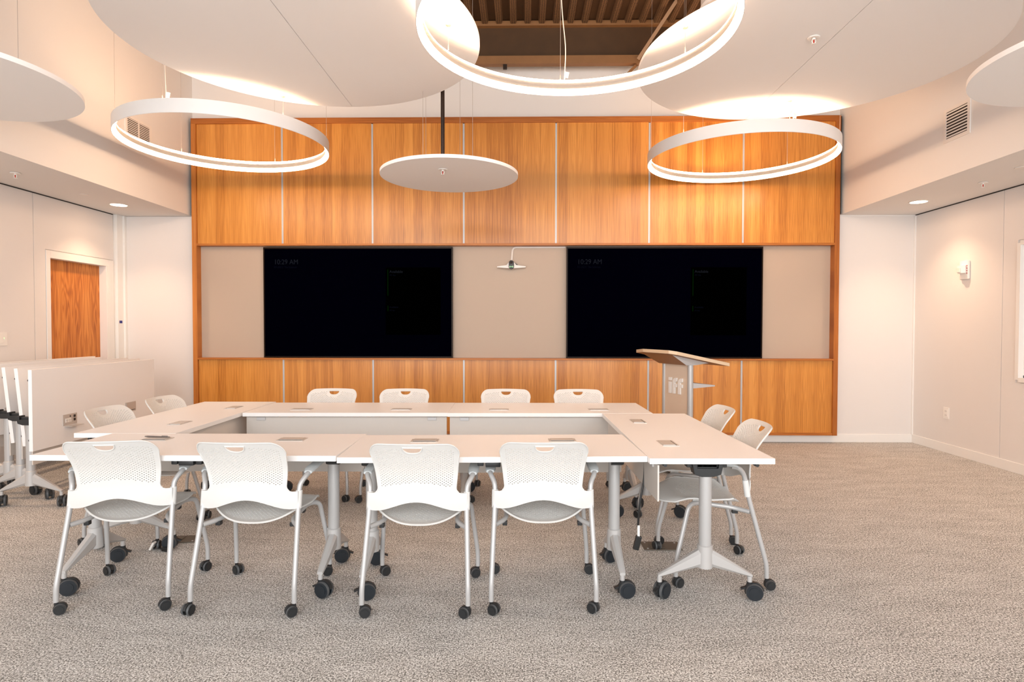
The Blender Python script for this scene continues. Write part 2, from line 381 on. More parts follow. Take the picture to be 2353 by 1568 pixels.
for t, (d0, d1) in enumerate(((-.03, .02), (.02, .06))):
    k = t * .022
    b.span(d0, d1, y1 - .02 - k, y1 + .02 - k, k, h - k); b.span(d0, d1, y0, y1 - .02, k - .02 if t == 0 else k, k + .02); b.span(d0, d1, y0, y1 - .02, h - k - .02, h - k + (.02 if t == 0 else 0)); b.span(d0, d1, y0 - .02, y0 + .02, k, h - k)
b.build('window_frame', M['trimwhite'], wn_, smooth=False)
MB().span(.10, .11, y0, y1, 0, h).build('window_blind', M['wall'], wn_, smooth=False)

# ------------------------------------------------------------------ oak feature wall
fw_ = empty('oak_feature_wall', (0, 7.133, 0)); tag(fw_, 'orange oak veneer feature wall with a grey niche holding two screens', 'wall panelling')
YF = 0.0            # local y of the front face
xs = [-3.942 + .045, -2.868, -1.786, -.695, .402, 1.505, 2.610, 3.725 - .045]
oakvar = []
for i in range(7):
    for (z0, z1) in ((2.375, 3.80), (.125, .985)):
        b = MB(); b.span(xs[i] + (.011 if i else 0), xs[i + 1] - (.011 if i < 6 else 0), YF, YF + .03, z0, z1)
        b.build('veneer_panel', M['oak'], fw_, smooth=False)
for i in range(1, 7):
    for (z0, z1) in ((2.375, 3.795), (.125, .985)):
        b = MB(); b.span(xs[i] - .010, xs[i] - .0065, YF - .003, YF + .03, z0, z1); b.span(xs[i] + .0065, xs[i] + .010, YF - .003, YF + .03, z0, z1); b.span(xs[i] - .0065, xs[i] + .0065, YF + .006, YF + .03, z0, z1)
        b.build('seam_strip', M['alu'], fw_, smooth=False)
X0, X1 = -3.955, 3.735
b = MB(); b.span(X0, X0 + .055, YF - .02, YF + .09, .095, 3.80); b.build('frame_upright', M['oaktrimv'], fw_, smooth=False)
b = MB(); b.span(X1 - .055, X1, YF - .02, YF + .09, .095, 3.80); b.build('frame_upright', M['oaktrimv'], fw_, smooth=False)
b = MB(); b.span(X0, X1, YF - .02, YF + .09, 3.80, 3.865); b.build('frame_head', M['oaktrim'], fw_, smooth=False)
b = MB(); b.span(X0 + .055, X1 - .055, YF - .012, YF + .09, .095, .125); b.build('frame_foot', M['oaktrim'], fw_, smooth=False)
b = MB(); b.span(X0 + .055, X1 - .055, YF - .02, YF + .09, 2.35, 2.375); b.build('niche_head', M['oaktrim'], fw_, smooth=False)
b = MB(); b.span(X0 + .055, X1 - .055, YF - .03, YF + .09, .985, 1.006); b.build('niche_sill', M['oaktrim'], fw_, smooth=False)
b = MB(); b.span(X0 + .02, X1 - .02, YF + .078, YF + .088, 1.0, 2.36); b.build('niche_back', M['niche'], fw_, smooth=False)
MB().span(X0 - .008, X0 - .001, .0, .085, .1, 3.86).build('shadow_gap', M['dark'], fw_, smooth=False)
MB().span(X1 + .001, X1 + .02, .0, .085, ZS, 3.86).build('shadow_gap', M['dark'], fw_, smooth=False)

# ------------------------------------------------------------------ screens
def text_mesh(body, size, name, mt, parent, loc, rot=(PI / 2, 0, 0), extrude=0.0005, sx=1.0, bold=False):
    cu = bpy.data.curves.new('t', 'FONT'); cu.body = body; cu.size = size; cu.extrude = extrude
    t = bpy.data.objects.new('t', cu); C.objects.link(t); bpy.context.view_layer.update()
    me = bpy.data.meshes.new_from_object(t.evaluated_get(bpy.context.evaluated_depsgraph_get()))
    bpy.data.objects.remove(t); me.materials.clear(); me.materials.append(mt)
    o = bpy.data.objects.new(name, me); C.objects.link(o); o.parent = parent; o.location = loc; o.rotation_euler = rot; o.scale = (sx, 1, 1)
    return o
def screen(x0, x1, label, blue=False):
    t = empty('wall_screen', ((x0 + x1) / 2, 7.15, 1.009)); tag(t, label, 'screen', 'large wall screens in the niche')
    w = x1 - x0; z1 = 1.327
    b = MB()
    b.span(-w / 2, w / 2, .004, .05, 0, z1); b.span(-w / 2, -w / 2 + .014, -.004, .004, 0, z1); b.span(w / 2 - .014, w / 2, -.004, .004, 0, z1)
    b.span(-w / 2 + .014, w / 2 - .014, -.004, .004, 0, .016); b.span(-w / 2 + .014, w / 2 - .014, -.004, .004, z1 - .02, z1)
    b.build('bezel', M['bezel'], t, smooth=False)
    MB().span(-w / 2 + .014, w / 2 - .014, -.0005, .004, .016, z1 - .02).build('display', M['screen'], t, smooth=False)
    L0 = -w / 2
    text_mesh('10:29 AM', .083, 'clock_text', M['scrtext'], t, (L0 + .128, -.002, 1.122), sx=.90, bold=True)
    text_mesh('R3 USCC The Solarium', .034, 'room_text', M['scrtext2'], t, (L0 + .128, -.002, 1.076), sx=.85)
    c = MB().span(L0 + 1.475, L0 + 2.135, -.0012, -.0006, .275, 1.083).build('schedule_card', M['panelscr'], t, smooth=False)
    text_mesh('Available', .045, 'status_text', M['scrtext'], t, (L0 + 1.52, -.002, 1.018), bold=True)
    text_mesh('All day', .028, 'status_detail', M['scrtext2'], t, (L0 + 1.52, -.002, .983))
    text_mesh('Available', .03, 'status_text', M['scrtext2'], t, (L0 + 1.52, -.002, .598), bold=True)
    text_mesh('All day', .024, 'status_detail', M['scrtext2'], t, (L0 + 1.52, -.002, .562))
    b = MB(); b.span(L0 + 1.498, L0 + 1.505, -.002, -.0012, .745, 1.06); b.span(L0 + 1.498, L0 + 1.505, -.002, -.0012, .56, .625)
    b.build('status_bar', M['scrgreen'], t, smooth=False)
    return t
screen(-3.11, -.832, 'left of the two large black wall screens showing 10:29 AM')
screen(.531, 2.857, 'right of the two large black wall screens, above the lectern')

# camera bar between the screens
t = empty('conference_camera', (-.127, 7.211, 2.10)); tag(t, 'white winged conference camera on the grey niche between the screens', 'camera')
b = MB(); pr = [(-.172, .004), (-.172, -.010), (-.03, -.020), (.03, -.020), (.172, -.010), (.172, .004), (.06, .018), (.035, .05), (-.035, .05), (-.06, .018)]
b.prism(pr, 0, .06, Matrix(((1, 0, 0, 0), (0, 0, -1, -.02), (0, 1, 0, 0), (0, 0, 0, 1)))); b.build('wing_bar', M['whitepl'], t, bevel=.003)
b = MB(); vs = []
cap = [(.030 * math.cos(a), .030 * math.sin(a) + (.028 if math.sin(a) > 0 else -.018)) for a in [2 * PI * k / 28 for k in range(28)]]
b.prism(cap, 0, .035, Matrix(((1, 0, 0, 0), (0, 0, -1, -.07), (0, 1, 0, .015), (0, 0, 0, 1)))); b.build('camera_body', M['black'], t, bevel=.003)
b = MB(); b.cyl((0, -.107, .045), .014, .006, 'y', 20); b.build('lens', M['ventdark'], t)
b = MB(); b.box((-.017, -.108, -.004), (.005, .004, .016)); b.box((.017, -.108, -.004), (.005, .004, .016)); b.cyl((0, -.108, -.004), .004, .004, 'y', 10); b.build('indicator_light', M['green'], t, smooth=False)
b = MB(); b.box((.05, -.03, .035), (.05, .03, .012), Matrix.Rotation(.6, 3, 'Y')); b.build('cable_plug', M['blackcord'], t, smooth=False)
b = MB(); b.tube(fillet([(-.127, 7.200, 2.155), (-.113, 7.200, 2.338), (.52, 7.200, 2.338)], .05), .010, 4)
o = b.build('cable_raceway', M['whitepl'], smooth=False); tag(o, 'white cable raceway running from the camera along the niche top', 'cable cover')

# ------------------------------------------------------------------ ceiling discs
ZCL = 3.3386
def wire(b, x, y, z0, z1, r=.0016): b.tube([(x, y, z0), (x, y, z1)], r, 5)
def cloud(name_, cx, cy_, z, r, label, seam=True, th=.028, wires=()):
    t = empty('ceiling_disc', (cx, cy_, z)); tag(t, label, 'ceiling panel', 'round white acoustic ceiling discs')
    n = 160; g_ = .0022
    if seam:
        for s in (-1, 1):
            poly = []
            for k in range(n // 2 + 1):
                a = -PI / 2 + PI * k / (n // 2)
                poly.append((s * max(r * math.cos(a), g_), r * math.sin(a)))
            poly[0] = (s * g_, -r); poly[-1] = (s * g_, r)
            b = MB(); b.prism(poly, 0, th); b.build('half_disc', M['cloud'], t, angle=30)
    else:
        b = MB(); b.prism([(r * math.cos(2 * PI * k / n), r * math.sin(2 * PI * k / n)) for k in range(n)], 0, th); b.build('disc', M['cloud'], t, angle=30)
    for (wx, wy) in wires:
        b = MB(); wire(b, wx, wy, th, ZC - z - .001); b.build('suspension_wire', M['wire'], t)
    return t
cl = cloud('', -1.514, 4.124, ZCL, 1.2192, 'large white ceiling disc over the left half of the tables', wires=((.7, .7), (-.7, .7), (.7, -.7), (-.7, -.7)))
crr = cloud('', 2.101, 4.502, ZCL, 1.2192, 'large white ceiling disc with a sprinkler over the right half', wires=((.7, .7), (-.7, .7), (-.7, -.7), (.7, -.7)))
cc = cloud('', -.647, 5.346, 2.7157, .6096, 'small low white ceiling disc hanging before the oak wall', seam=False, wires=((-.26, .3), (.23, -.3), (-.18, -.35), (.05, .42)))
cloud('', -3.30, 3.36, 2.765, .67, 'small white ceiling disc cut by the left photo edge', seam=False, wires=((.2, .3), (-.2, -.3)))
cloud('', 3.07, 3.10, 2.735, .66, 'small white ceiling disc cut by the right photo edge', seam=False, wires=((.3, .3), (-.2, -.3)))
# sprinklers
def sprinkler(x, y, z, label, pipe=False, kind='pendent'):
    t = empty('fire_sprinkler', (x, y, z)); tag(t, label, 'sprinkler')
    b = MB(); b.lathe([(.012, -.001), (.036, -.001), (.040, -.004), (.036, -.009), (.022, -.011), (.012, -.006)], n=28, closed=True); b.build('escutcheon', M['whitepl'], t)
    b = MB(); b.cyl((0, 0, -.012), .011, .016, 'z', 14)
    b.tube([(-.010, 0, -.018), (-.013, 0, -.03), (-.004, 0, -.046)], .0025, 6); b.tube([(.010, 0, -.018), (.013, 0, -.03), (.004, 0, -.046)], .0025, 6); b.cyl((0, 0, -.048), .016, .002, 'z', 16); b.build('frame_arms', M['whitepl'], t)
    b = MB(); b.cyl((0, 0, -.031), .0035, .024, 'z', 8); b.build('glass_bulb', M['red'], t)
    return t
sprinkler(1.969, 4.113, ZCL, 'white sprinkler head under the large right ceiling disc')
sprinkler(-.673, 5.08, 2.7157, 'white sprinkler head under the small central ceiling disc')
sprinkler(-4.419, 5.165, ZS, 'white sprinkler head in the left soffit')
sprinkler(4.254, 5.615, ZS, 'white sprinkler head in the right soffit')
b = MB(); b.cyl((-.673, 5.08, 2.7157 + .03 + (ZC - 2.7457) / 2), .0165, ZC - 2.7457 - .002, 'z', 16); b.cyl((-.673, 5.08, 2.775), .022, .05, 'z', 8)
o = b.build('sprinkler_pipe', M['pipe']); tag(o, 'black steel sprinkler drop pipe above the small central disc', 'pipe')
for x, y, lb in ((-4.443, 6.015, 'flat white sprinkler cover plate in the left soffit'), (4.175, 5.105, 'flat white sprinkler cover plate in the right soffit')):
    b = MB(); b.lathe([(.0, -.006), (.038, -.006), (.042, -.003), (.042, -.001), (0, -.001)], (x, y, ZS), 32); o = b.build('cover_plate', M['vent']); tag(o, lb, 'sprinkler cover')
# downlights
for x, y, lb in ((-4.438, 6.53, 'lit round downlight in the left soffit near the door'), (4.229, 6.472, 'lit round downlight in the right soffit'),):
    t = empty('downlight', (x, y, ZS)); tag(t, lb, 'downlight', 'recessed soffit downlights')
    b = MB(); b.lathe([(.080, -.001), (.094, -.001), (.096, -.005), (.080, -.004)], n=40, closed=True); b.build('trim_ring', M['trimwhite'], t)
    b = MB(); b.lathe([(0, -.002), (.081, -.002)], n=40); b.build('lens', M['lamp'], t)
    l = bpy.data.lights.new('downlight_beam', 'SPOT'); l.energy = 42; l.color = LED; l.spot_size = math.radians(112); l.spot_blend = .95; l.shadow_soft_size = .06
    lo = bpy.data.objects.new('downlight_beam', l); C.objects.link(lo); lo.location = (0, 0, -.012); lo.parent = t
# the next soffit downlights of the row, just outside the frame
for x in (-4.44, 4.23):
    for y in (4.2, 1.9):
        l = bpy.data.lights.new('downlight_beam', 'SPOT'); l.energy = 42; l.color = LED; l.spot_size = math.radians(112); l.spot_blend = .95; l.shadow_soft_size = .06
        lo = bpy.data.objects.new('downlight_beam', l); C.objects.link(lo); lo.location = (x, y, ZS - .012)

# ------------------------------------------------------------------ ring pendants
def ring(cx, cy_, z, label, a0=0.0, r=.914, h=.116, cordk=2, clouds=(), flex=.02):
    t = empty('ring_pendant_light', (cx, cy_, z)); tag(t, label, 'pendant light', 'glowing ring pendant lights')
    n = 128; ri = r - .032
    b = MB(); b.lathe([(r - .004, 0), (r, .002), (r, h - .002), (r - .004, h), (r - .005, h - .004), (ri, h - .032), (ri, .038), (r - .005, .004)], n=n, closed=True)
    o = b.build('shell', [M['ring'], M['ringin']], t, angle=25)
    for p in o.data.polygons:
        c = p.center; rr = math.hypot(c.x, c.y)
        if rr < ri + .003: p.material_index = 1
    b = MB(); b.lathe([(r - .006, .002), (ri - .003, .037)], n=n); b.build('lower_diffuser', M['led'], t, fix=False)
    b = MB(); b.lathe([(ri - .003, h - .031), (r - .006, h - .002)], n=n); b.build('upper_diffuser', M['ledup'], t, fix=False)
    for k in range(6):
        a = a0 + k * PI / 3; px, py = (r - .02) * math.cos(a), (r - .02) * math.sin(a)
        top = ZC - z - .001
        for (ccx, ccy) in clouds:
            if math.hypot(cx + px - ccx, cy_ + py - ccy) < 1.2192: top = ZCL - z
        b = MB(); wire(b, px, py, h - .003, top, .0014); b.cyl((px, py, h + .012), .0035, .03, 'z', 8)
        if top < 1: b.lathe([(0, -.006), (.016, -.005), (.020, 0)], (px, py, top), 16)
        b.build('suspension_cable', M['wire'], t)
        if k == cordk:
            pts = [(px + .03, py, h)]; 
            for j in range(1, 9): pts.append((px + .02 + flex * math.sin(j * 1.7), py + .006 * math.cos(j * 2), h + (top - h) * j / 8))
            pts[-1] = (px + .008, py, top)
            cord = MB().tube(fillet(pts, .08, 3), .0036, 6).build('power_cord', M['cord'], t)
            b = MB(); b.box((px + .045, py, h + .03), (.03, .002, .04), Matrix.Rotation(.25, 3, 'Y')); b.build('cord_label', M['whitepl'], cord, smooth=False)
    return t
CLS = ((-1.514, 4.124), (2.101, 4.502))
ring(-2.772, 5.615, 3.067, 'left glowing white ring light beside the oak wall', a0=math.radians(25), cordk=4, clouds=CLS, flex=.004)
ring(.308, 3.500, 3.067, 'nearest and largest looking ring light at the top centre', a0=math.radians(92), cordk=0, clouds=CLS)
ring(2.210, 6.147, 3.067, 'right glowing white ring light before the oak wall', a0=math.radians(37), cordk=4, clouds=CLS, flex=.012)

# ------------------------------------------------------------------ wall devices
def vent(side):
    if side == 'L': x, y0, y1, z0, z1, s = SL, 6.013, 6.375, 3.335, 3.50, 1
    else: x, y0, y1, z0, z1, s = SR, 5.165, 5.42, 3.05, 3.285, -1
    yc, zc = (y0 + y1) / 2, (z0 + z1) / 2
    t = empty('wall_vent', (x, yc, zc)); tag(t, 'white louvred wall vent high on the %s side wall' % ('left' if s > 0 else 'right'), 'vent')
    w, h = (y1 - y0) / 2, (z1 - z0) / 2; f = .03
    b = MB(); b.span(0, s * .008, -w - f, w + f, h, h + f); b.span(0, s * .008, -w - f, w + f, -h - f, -h); b.span(0, s * .008, -w - f, -w, -h, h); b.span(0, s * .008, w, w + f, -h, h)
    if s > 0: b.span(0, s * .008, -.008, .008, -h, h)
    b.build('vent_frame', M['vent'], t, smooth=False)
    MB().span(s * .0005, s * .002, -w, w, -h, h).build('vent_backing', M['ventdark'], t, smooth=False)
    k = 9
    for i in range(k):
        z = -h + (i + .5) * 2 * h / k
        b = MB(); b.box((s * .007, 0, z), (.002, 2 * w, 2 * h / k * .45), Matrix.Rotation(s * .5, 3, 'Y')); b.build('louvre', M['vent'], t, smooth=False)
vent('L'); vent('R')
def plate(name, x, yc, zc, w, h, s, label, cat, kind):
    t = empty(name, (x, yc, zc)); tag(t, label, cat)
    MB().span(0, s * .006, -w / 2, w / 2, -h / 2, h / 2).build('cover_plate', M['whitepl'], t, smooth=False, bevel=.001)
    if kind == 'outlet':
        MB().span(s * .006, s * .009, -w * .26, w * .26, -h * .33, h * .33).build('receptacle', M['whitepl'], t, smooth=False)
        b = MB()
        for q in (-1, 1):
            for e in (-1, 1): b.span(s * .009, s * .0095, e * .009 - .0015, e * .009 + .0015, q * .022 - .006, q * .022 + .006)
        b.build('slots', M['dark'], t, smooth=False)
    else:
        MB().span(s * .006, s * .010, -w * .2, w * .12, -h * .3, h * .3).build('rocker', M['whitepl'], t, smooth=False, bevel=.001)
        MB().span(s * .006, s * .009, w * .25, w * .36, -h * .1, h * .12).build('dimmer_slider', M['whitepl'], t, smooth=False)
        MB().span(s * .0061, s * .0094, w * .2, w * .23, h * .05, h * .09).build('indicator_light', M['green'], t, smooth=False)
    return t
plate('wall_outlet', XR - .012, 6.639, .435, .085, .125, -1, 'white power outlet low on the right wall', 'outlet', 'outlet')
plate('light_switch', XL + .012, 5.50, 1.26, .13, .125, 1, 'white light switch plate at the left photo edge', 'light switch', 'switch')
t = empty('wall_outlet', (-4.489, D - .012, .447), -PI / 2); tag(t, 'tan power outlet on the back wall seen past the far left chair', 'outlet')
MB().span(0, .006, -.04, .04, -.06, .06).build('cover_plate', M['whitepl'], t, smooth=False); MB().span(.006, .008, -.02, .02, -.04, .04).build('receptacle', M['maple'], t, smooth=False)
b = MB()
for q in (-1, 1):
    for e in (-1, 1): b.span(.008, .0085, e * .008 - .0015, e * .008 + .0015, q * .02 - .006, q * .02 + .006)
b.build('slots', M['dark'], t, smooth=False)
o = MB().span(XL + .05, XL + .052, 7.095, 7.145, 1.42, 1.452).build('tape_mark', M['blue'], smooth=False); tag(o, 'small piece of blue tape on the white corner post', 'tape')
t = empty('fire_strobe', (XR - .012, 6.385, 1.985)); tag(t, 'white fire alarm strobe on the right wall', 'alarm')
MB().span(-.03, 0, -.062, .062, -.10, .10).build('housing', M['whitepl'], t, smooth=True, bevel=.012)
b = MB(); b.prism([(-.03, -.045), (-.045, -.05), (-.075, -.03), (-.075, .03), (-.045, .045), (-.03, .05)], -.035, .045); b.build('reflector', M['whitepl'], t, smooth=False)
MB().span(-.085, -.05, -.022, .022, -.028, .022).build('strobe_lens', M['clear'], t, smooth=False, bevel=.004)
b = MB()
for k in range(4): b.span(-.0312, -.0302, -.056, -.048, -.045 + k * .026, -.030 + k * .026)
b.build('red_letters', M['red'], t, smooth=False)

# ------------------------------------------------------------------ chairs
def cline(pts, z):
    """smooth curve through (z, value) knots"""
    if z <= pts[0][0]: return pts[0][1]
    if z >= pts[-1][0]: return pts[-1][1]
    n = len(pts); sl = []
    for i in range(n):
        p, q = pts[max(i - 1, 0)], pts[min(i + 1, n - 1)]; sl.append((q[1] - p[1]) / (q[0] - p[0]))
    for i in range(n - 1):
        if z <= pts[i + 1][0]:
            h = pts[i + 1][0] - pts[i][0]; t = (z - pts[i][0]) / h
            return ((2 * t ** 3 - 3 * t * t + 1) * pts[i][1] + (t ** 3 - 2 * t * t + t) * h * sl[i] + (-2 * t ** 3 + 3 * t * t) * pts[i + 1][1] + (t ** 3 - t * t) * h * sl[i + 1])
def shell_mesh(nu, nv, P, perf, hole=None, thick=.005, hs=.52):
    """lattice of nu x nv cells; P(i,j)->(point, normal); perf(i,j) cell perforated; hole(i,j) cell removed"""
    b = MB(); pts = [[P(i, j) for j in range(nv + 1)] for i in range(nu + 1)]
    idx = {}
    for i in range(nu + 1):
        for j in range(nv + 1):
            idx[i, j] = len(b.v); b.v.append(tuple(pts[i][j]))
    for i in range(nu):
        for j in range(nv):
            if hole and hole(i, j): continue
            q = [idx[i, j], idx[i + 1, j], idx[i + 1, j + 1], idx[i, j + 1]]
            if perf(i, j):
                c = (Vector(b.v[q[0]]) + Vector(b.v[q[1]]) + Vector(b.v[q[2]]) + Vector(b.v[q[3]])) / 4
                inn = []
                for k in range(4):
                    mid = (Vector(b.v[q[k]]) + Vector(b.v[q[(k + 1) % 4]])) / 2
                    inn.append(len(b.v)); b.v.append(tuple(c + (mid - c) * hs * 1.25))
                for k in range(4):
                    b.f.append([q[k], q[(k + 1) % 4], inn[k]]); b.m.append(0)
                    b.f.append([q[(k + 1) % 4], inn[(k + 1) % 4], inn[k]]); b.m.append(0)
            else:
                b.f.append(q); b.m.append(0)
    return b
def solid(o, th, off=0.0):
    """gives an open shell its thickness along the vertex normals, with the rim and hole walls closed"""
    me = o.data; V = [v.co.copy() for v in me.vertices]; F = [tuple(p.vertices) for p in me.polygons]
    Nn = [Vector((0, 0, 0)) for _ in V]
    for f in F:
        if len(f) == 3: nn = (V[f[1]] - V[f[0]]).cross(V[f[2]] - V[f[0]])
        else: nn = (V[f[2]] - V[f[0]]).cross(V[f[3]] - V[f[1]])
        for i in f: Nn[i] += nn
    n = len(V); ed = {}
    for f in F:
        for a, b in zip(f, f[1:] + f[:1]): ed[a, b] = True
    nf = list(F) + [tuple(n + i for i in reversed(f)) for f in F]
    for (a, b) in ed:
        if (b, a) not in ed: nf.append((b, a, n + a, n + b))
    V2 = V + [v - (q.normalized() if q.length > 1e-12 else Vector((0, 0, 0))) * th for v, q in zip(V, Nn)]
    m2 = bpy.data.meshes.new(me.name); m2.from_pydata([tuple(v) for v in V2], [], nf)
    m2.materials.append(me.materials[0]); o.data = m2; bpy.data.meshes.remove(me)
    o.data.polygons.foreach_set('use_smooth', [True] * len(nf))
    try: o.data.set_sharp_from_angle(angle=math.radians(50))
    except Exception: pass
NU, NV = 46, 48
ZB0, ZT = .484, .832
def back_w(z):
    neck = .188 + (.022) * max(0, min(1, (z - .60) / .22)) ** 1.0
    if z < .571: return .240
    r = .028
    if z < .571 + r: k = (z - .571) / r; return neck + r * (1 - math.sqrt(max(0, 1 - (1 - k) ** 2)))
    return neck
def back_y(x, z):
    a = cline([(.48, -.190), (.53, -.197), (.60, -.198), (.68, -.216), (.76, -.262), (.835, -.322)], z)
    k = cline([(.48, .62), (.58, .66), (.68, .88), (.85, 1.0)], z)
    return a + k * x * x
ZROWS = []
zr = [.484, .497, .512, .527, .542, .557, .5705, .5712, .576, .582, .590, .600]
ZROWS = zr + [.600 + (ZT - .600) * (k + 1) / (NV - len(zr) + 1) for k in range(NV - len(zr) + 1)]
UH = [.87 + .13 * math.sin(PI / 2 * k / 5) for k in range(1, 6)]
UCOL = [-q for q in reversed(UH)] + [-.87 + 1.74 * k / (NU - 10) for k in range(NU - 9)] + UH
def backP(i, j):
    u = UCOL[i]; z = ZROWS[j]; w = back_w(z)
    wn = min(w, .188 + .022 * max(0, min(1, (z - .60) / .22)))
    if abs(u) > .90: x = math.copysign(wn * .90 + (w - wn * .90) * (abs(u) - .90) / .10, u)
    else: x = u * wn
    t = (z - ZB0) / (ZT - ZB0)
    # rounded top corners and arched lower edge
    au = abs(x) / .21
    zt = ZT + .004 * (1 - au * au) - .0
    rc = .054
    if abs(x) > .21 - rc and z > .60:
        dx = (abs(x) - (.21 - rc)) / rc; zt = zt - rc * (1 - math.sqrt(max(0.0, 1 - min(dx, 1) ** 2)))
    zb = ZB0 + .050 * max(0, math.cos(min(1, abs(x) / .20) * PI / 2)) ** 1.6
    if z > .60: z2 = .60 + (z - .60) * (zt - .60) / (ZT - .60)
    elif z > .571: z2 = z
    else: z2 = zb + (z - ZB0) * (.571 - zb) / (.571 - ZB0)
    return (x, back_y(x, z2), z2)
HC = (0, .818); HW, HH = .045, .031   # hand hole, flat top, round bottom
def inhole(x, z, g=0.0):
    dz = HC[1] - z
    return -g <= dz and (abs(x) / (HW + g)) ** 2.4 + (max(dz, 0) / (HH + g)) ** 2.2 < 1
def bperf(i, j):
    if i < 4 or i >= NU - 4 or j < len(zr) or j > NV - 4: return False
    x, y, z = backP(i, j); x2, _, z2 = backP(i + 1, j + 1); x = (x + x2) / 2; z = (z + z2) / 2
    if z < .607 + .022 * math.cos(min(1, abs(x) / .15) * PI / 2): return False
    if z > .810 - .02 * (abs(x) / .2) ** 3 or inhole(x, z, .020) or (abs(x) < .055 and z > .79): return False
    return (i + j) % 2 == 0
def bhole(i, j):
    x, y, z = backP(i, j); x2, _, z2 = backP(i + 1, j + 1)
    return inhole((x + x2) / 2, (z + z2) / 2)
def holepts(n=40):
    out = []
    for k in range(n):
        a = PI + PI * k / (n - 1)
        c, s_ = math.cos(a), math.sin(a)
        out.append((HC[0] + HW * math.copysign(abs(c) ** (2 / 2.4), c), HC[1] - HH * abs(s_) ** (2 / 2.2)))
    return out
def caster_mesh(R, w, gap, name, off, hood=True):
    b = MB()
    for s in (-1, 1):
        b.cyl((off, s * (gap / 2 + w / 2), R), R * .93, w, 'y', 28, 0)
        b.lathe([(R * .90, gap / 2), (R, gap / 2 + w * .15), (R, gap / 2 + w * .6), (R * .93, gap / 2 + w * .95)], (off, 0, R), 28, 1, rot=Matrix.Rotation(-s * PI / 2, 3, 'X'))
        b.cyl((off, s * (gap / 2 + w + .001), R), R * .62, .003, 'y', 24, 0)
    b.cyl((off, 0, R), R * .4, gap + w, 'y', 14, 2)
    # hood
    vs = []; n = 12
    for k in range(n + 1):
        a = -.35 + (PI + .2) * k / n
        for (rr, ww) in ((R * 1.10, gap * .46), (R * .45, gap * .46)):
            for s in (-1, 1): vs.append((off + rr * math.cos(a), s * ww, R + rr * math.sin(a)))
    fs = []
    for k in range(n):
        q = k * 4; fs += [(q, q + 1, q + 5, q + 4), (q + 2, q + 6, q + 7, q + 3), (q, q + 4, q + 6, q + 2), (q + 1, q + 3, q + 7, q + 5)]
    fs += [(0, 2, 3, 1), (n * 4, n * 4 + 1, n * 4 + 3, n * 4 + 2)]
    b.add(vs, fs, 2)
    b.cyl((0, 0, R * 1.45), R * .34, R * 1.3, 'z', 14, 2)
    return b
